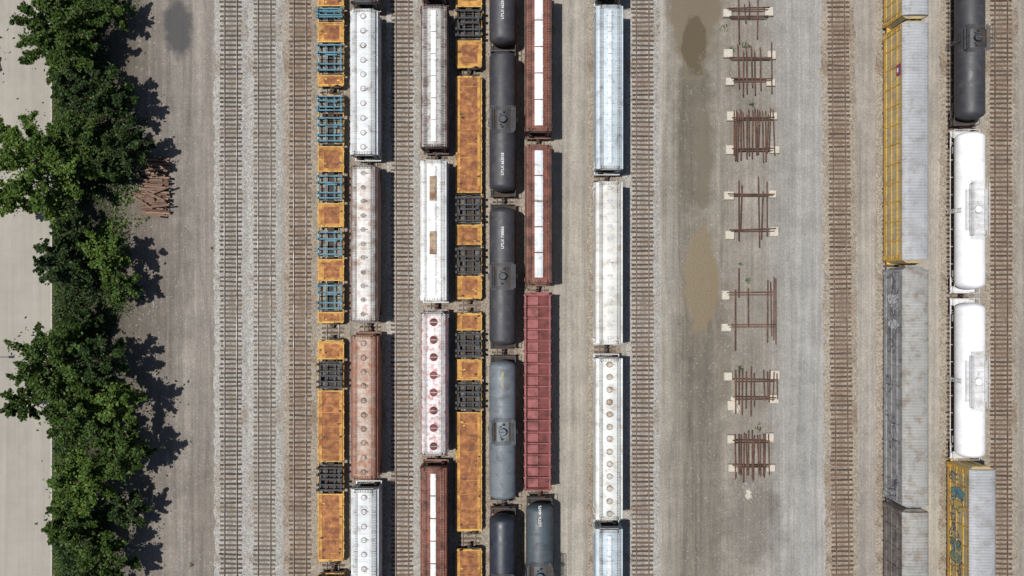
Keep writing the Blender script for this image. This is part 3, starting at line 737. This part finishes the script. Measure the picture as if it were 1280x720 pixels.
# ================================================================ rail racks
RR=paint((124,88,72),(90,66,54),0.5,0.8,name='rusted_rail')
CB=flat('concrete_block',(206,198,182),0.9,var=0.2)
def rack(y0,y1,blocks,vert,hor):
    b=MB(); cy=(y0+y1)/2; ox,oy=wx(938),wy(cy)
    for i,(x,y) in enumerate(blocks):
        X=wx(x)-ox;Y=wy(y)-oy; w=random.uniform(.9,1.2); l=random.uniform(.85,1.15)
        b.loft([[(X-w/2*k,Y-l/2*k,z),(X+w/2*k,Y-l/2*k,z),(X+w/2*k,Y+l/2*k,z),(X-w/2*k,Y+l/2*k,z)] for k,z in((1,0),(1,.5),(0.9,.58))],CB)
    def beam(xa,ya,xb,yb,z,w=0.13):
        A=Vector((wx(xa)-ox,wy(ya)-oy)); B=Vector((wx(xb)-ox,wy(yb)-oy)); d=B-A; a=math.atan2(d.y,d.x); c=(A+B)/2
        b.box((c.x,c.y,z+.01),(d.length,w,0.02),RR,a); b.box((c.x,c.y,z+.08),(d.length,0.03,0.12),RR,a); b.box((c.x,c.y,z+.155),(d.length,w*0.6,0.04),RR,a)
    for i,(yy,xa,xb) in enumerate(hor):
        beam(xa+2,yy+random.uniform(-1,1),xb-2,yy+random.uniform(-1,1),0.6,0.16)
        beam(xa+4,yy+2.6,xb-4,yy+2.4,0.6,0.12)
    for i,(x,ya,yb) in enumerate(vert):
        beam(x+random.uniform(-1,1),ya,x+random.uniform(-1.6,1.6),yb,0.80+0.02*(i%3))
    b.build('steel_rail_stack',(ox,oy,0))
rack(0,45,[(908,18),(960,16)],[(921,-10,56),(944,-5,50),(929,8,30),(934,4,24)],[(12,905,962),(22,908,960)])
rack(60,120,[(909,68),(963,70),(911,103),(962,104)],[(920,58,112),(926,66,122),(931,64,118),(937,60,110),(941,66,120),(947,62,114),(961,55,118)],[(73,908,964),(100,910,966)])
dense=[(914+i*3.3+random.uniform(-1,1),136+random.uniform(0,9),190+random.uniform(0,14)) for i in range(16)]
rack(135,205,[(913,146),(965,146),(912,188),(967,188)],dense,[(148,911,968),(187,911,968)])
rack(225,300,[(910,245),(964,243),(911,294),(966,290)],[(920,226,302),(924,232,286),(946,222,310),(957,228,296),(950,240,300)],[(243,906,968),(287,908,970)])
rack(348,430,[(906,369),(907,409)],[(917,362,438),(920,335,372),(933,360,408),(957,350,428),(961,352,420),(966,348,430),(964,346,425)],[(366,905,968),(406,906,970)])
rack(458,515,[(909,470),(967,468),(914,506),(966,498)],[(917,462,516),(921,458,505),(925,460,518),(930,464,510),(936,458,520),(940,466,508),(952,462,500),(956,464,498),(960,462,502),(964,464,500),(968,466,498)],[(474,912,970),(496,914,970)])
rack(535,602,[(913,548),(961,546),(915,584),(962,584)],[(917+i*3.4+random.uniform(-1,1),536+random.uniform(0,8),588+random.uniform(0,14)) for i in range(13)],[(550,912,962),(580,912,962)])
# rubble
b=MB()
def rock(x,y,s_,m):
    n=6; rg=[]
    for k,z in((1,0),(1.05,.4),(0.55,.8)):
        rg.append([(x+s_*k*math.cos(6.283*j/n+.3)*random.uniform(.7,1.2),y+s_*k*math.sin(6.283*j/n)*random.uniform(.7,1.2),s_*z) for j in range(n)])
    b.loft(rg,m)
GS=flat('grey_stone',(160,154,146),0.95,var=0.25)
for (a,c,nn_,rx,ry,s_,m) in [(934,612,14,7,10,.16,GS),(934,614,30,9,14,.1,GS),(180,375,45,22,18,.11,GS),(165,690,30,14,20,.1,GS),(940,300,90,30,280,.07,GS),(1085,360,60,18,330,.05,CB),(720,360,50,18,330,.06,GS),(240,360,70,30,340,.06,GS),(918,502,3,3,8,.4,CB),(934,620,2,4,6,.4,CB),(860,500,50,30,200,.06,GS)]:
    for i in range(nn_): rock(wx(a+random.gauss(0,rx*.6)),wy(c+random.gauss(0,ry*.5)),s_*random.uniform(.5,1.6),m)
b.build('rubble')
# street lamp
b=MB(); MS=flat('lamp_steel',(150,150,150),0.5)
b.cyl((0,0,0),(0,0,9),0.11,0.06,MS,10); b.cyl((0,0,0),(0,0,0.3),0.2,0.18,MS,10)
b.cyl((0,0,8.9),(1.6,0,9.3),0.05,0.04,MS,8); b.cyl((0,0,8.9),(-1.4,0.5,9.3),0.05,0.04,MS,8)
for q,w in((1.9,0),(-1.7,.5)): b.loft([[(q-.35,w-.14,9.25),(q+.35,w-.14,9.25),(q+.35,w+.14,9.25),(q-.35,w+.14,9.25)],[(q-.3,w-.1,9.4),(q+.25,w-.1,9.4),(q+.25,w+.1,9.4),(q-.3,w+.1,9.4)]],MS)
b.build('street_lamp',(-65.8,wy(444),0))
# ================================================================ light
el=math.radians(71); az=math.radians(-4)
d=Vector((math.cos(el)*math.cos(az),math.cos(el)*math.sin(az),-math.sin(el)))
s=bpy.data.lights.new('sun','SUN'); s.energy=4.8; s.angle=math.radians(0.5); s.color=(1,0.97,0.925)
so=bpy.data.objects.new('sun',s); scene.collection.objects.link(so); so.rotation_euler=d.to_track_quat('-Z','Y').to_euler(); so.location=(0,0,60)
w=bpy.data.worlds.new('World'); scene.world=w; w.use_nodes=True; nt=w.node_tree
sk=nt.nodes.new('ShaderNodeTexSky'); sk.sky_type='NISHITA'; sk.sun_disc=False; sk.sun_elevation=el; sk.sun_rotation=math.radians(274)
bg=nt.nodes['Background']; nt.links.new(sk.outputs[0],bg.inputs[0]); bg.inputs[1].default_value=0.07
cam=bpy.data.cameras.new('camera'); cam.sensor_width=36; cam.lens=36*F/1280; cam.clip_end=3000
co=bpy.data.objects.new('camera',cam); scene.collection.objects.link(co); co.location=(0,0,H); scene.camera=co
scene.view_settings.view_transform='Standard'; scene.view_settings.look='None'; scene.view_settings.exposure=0
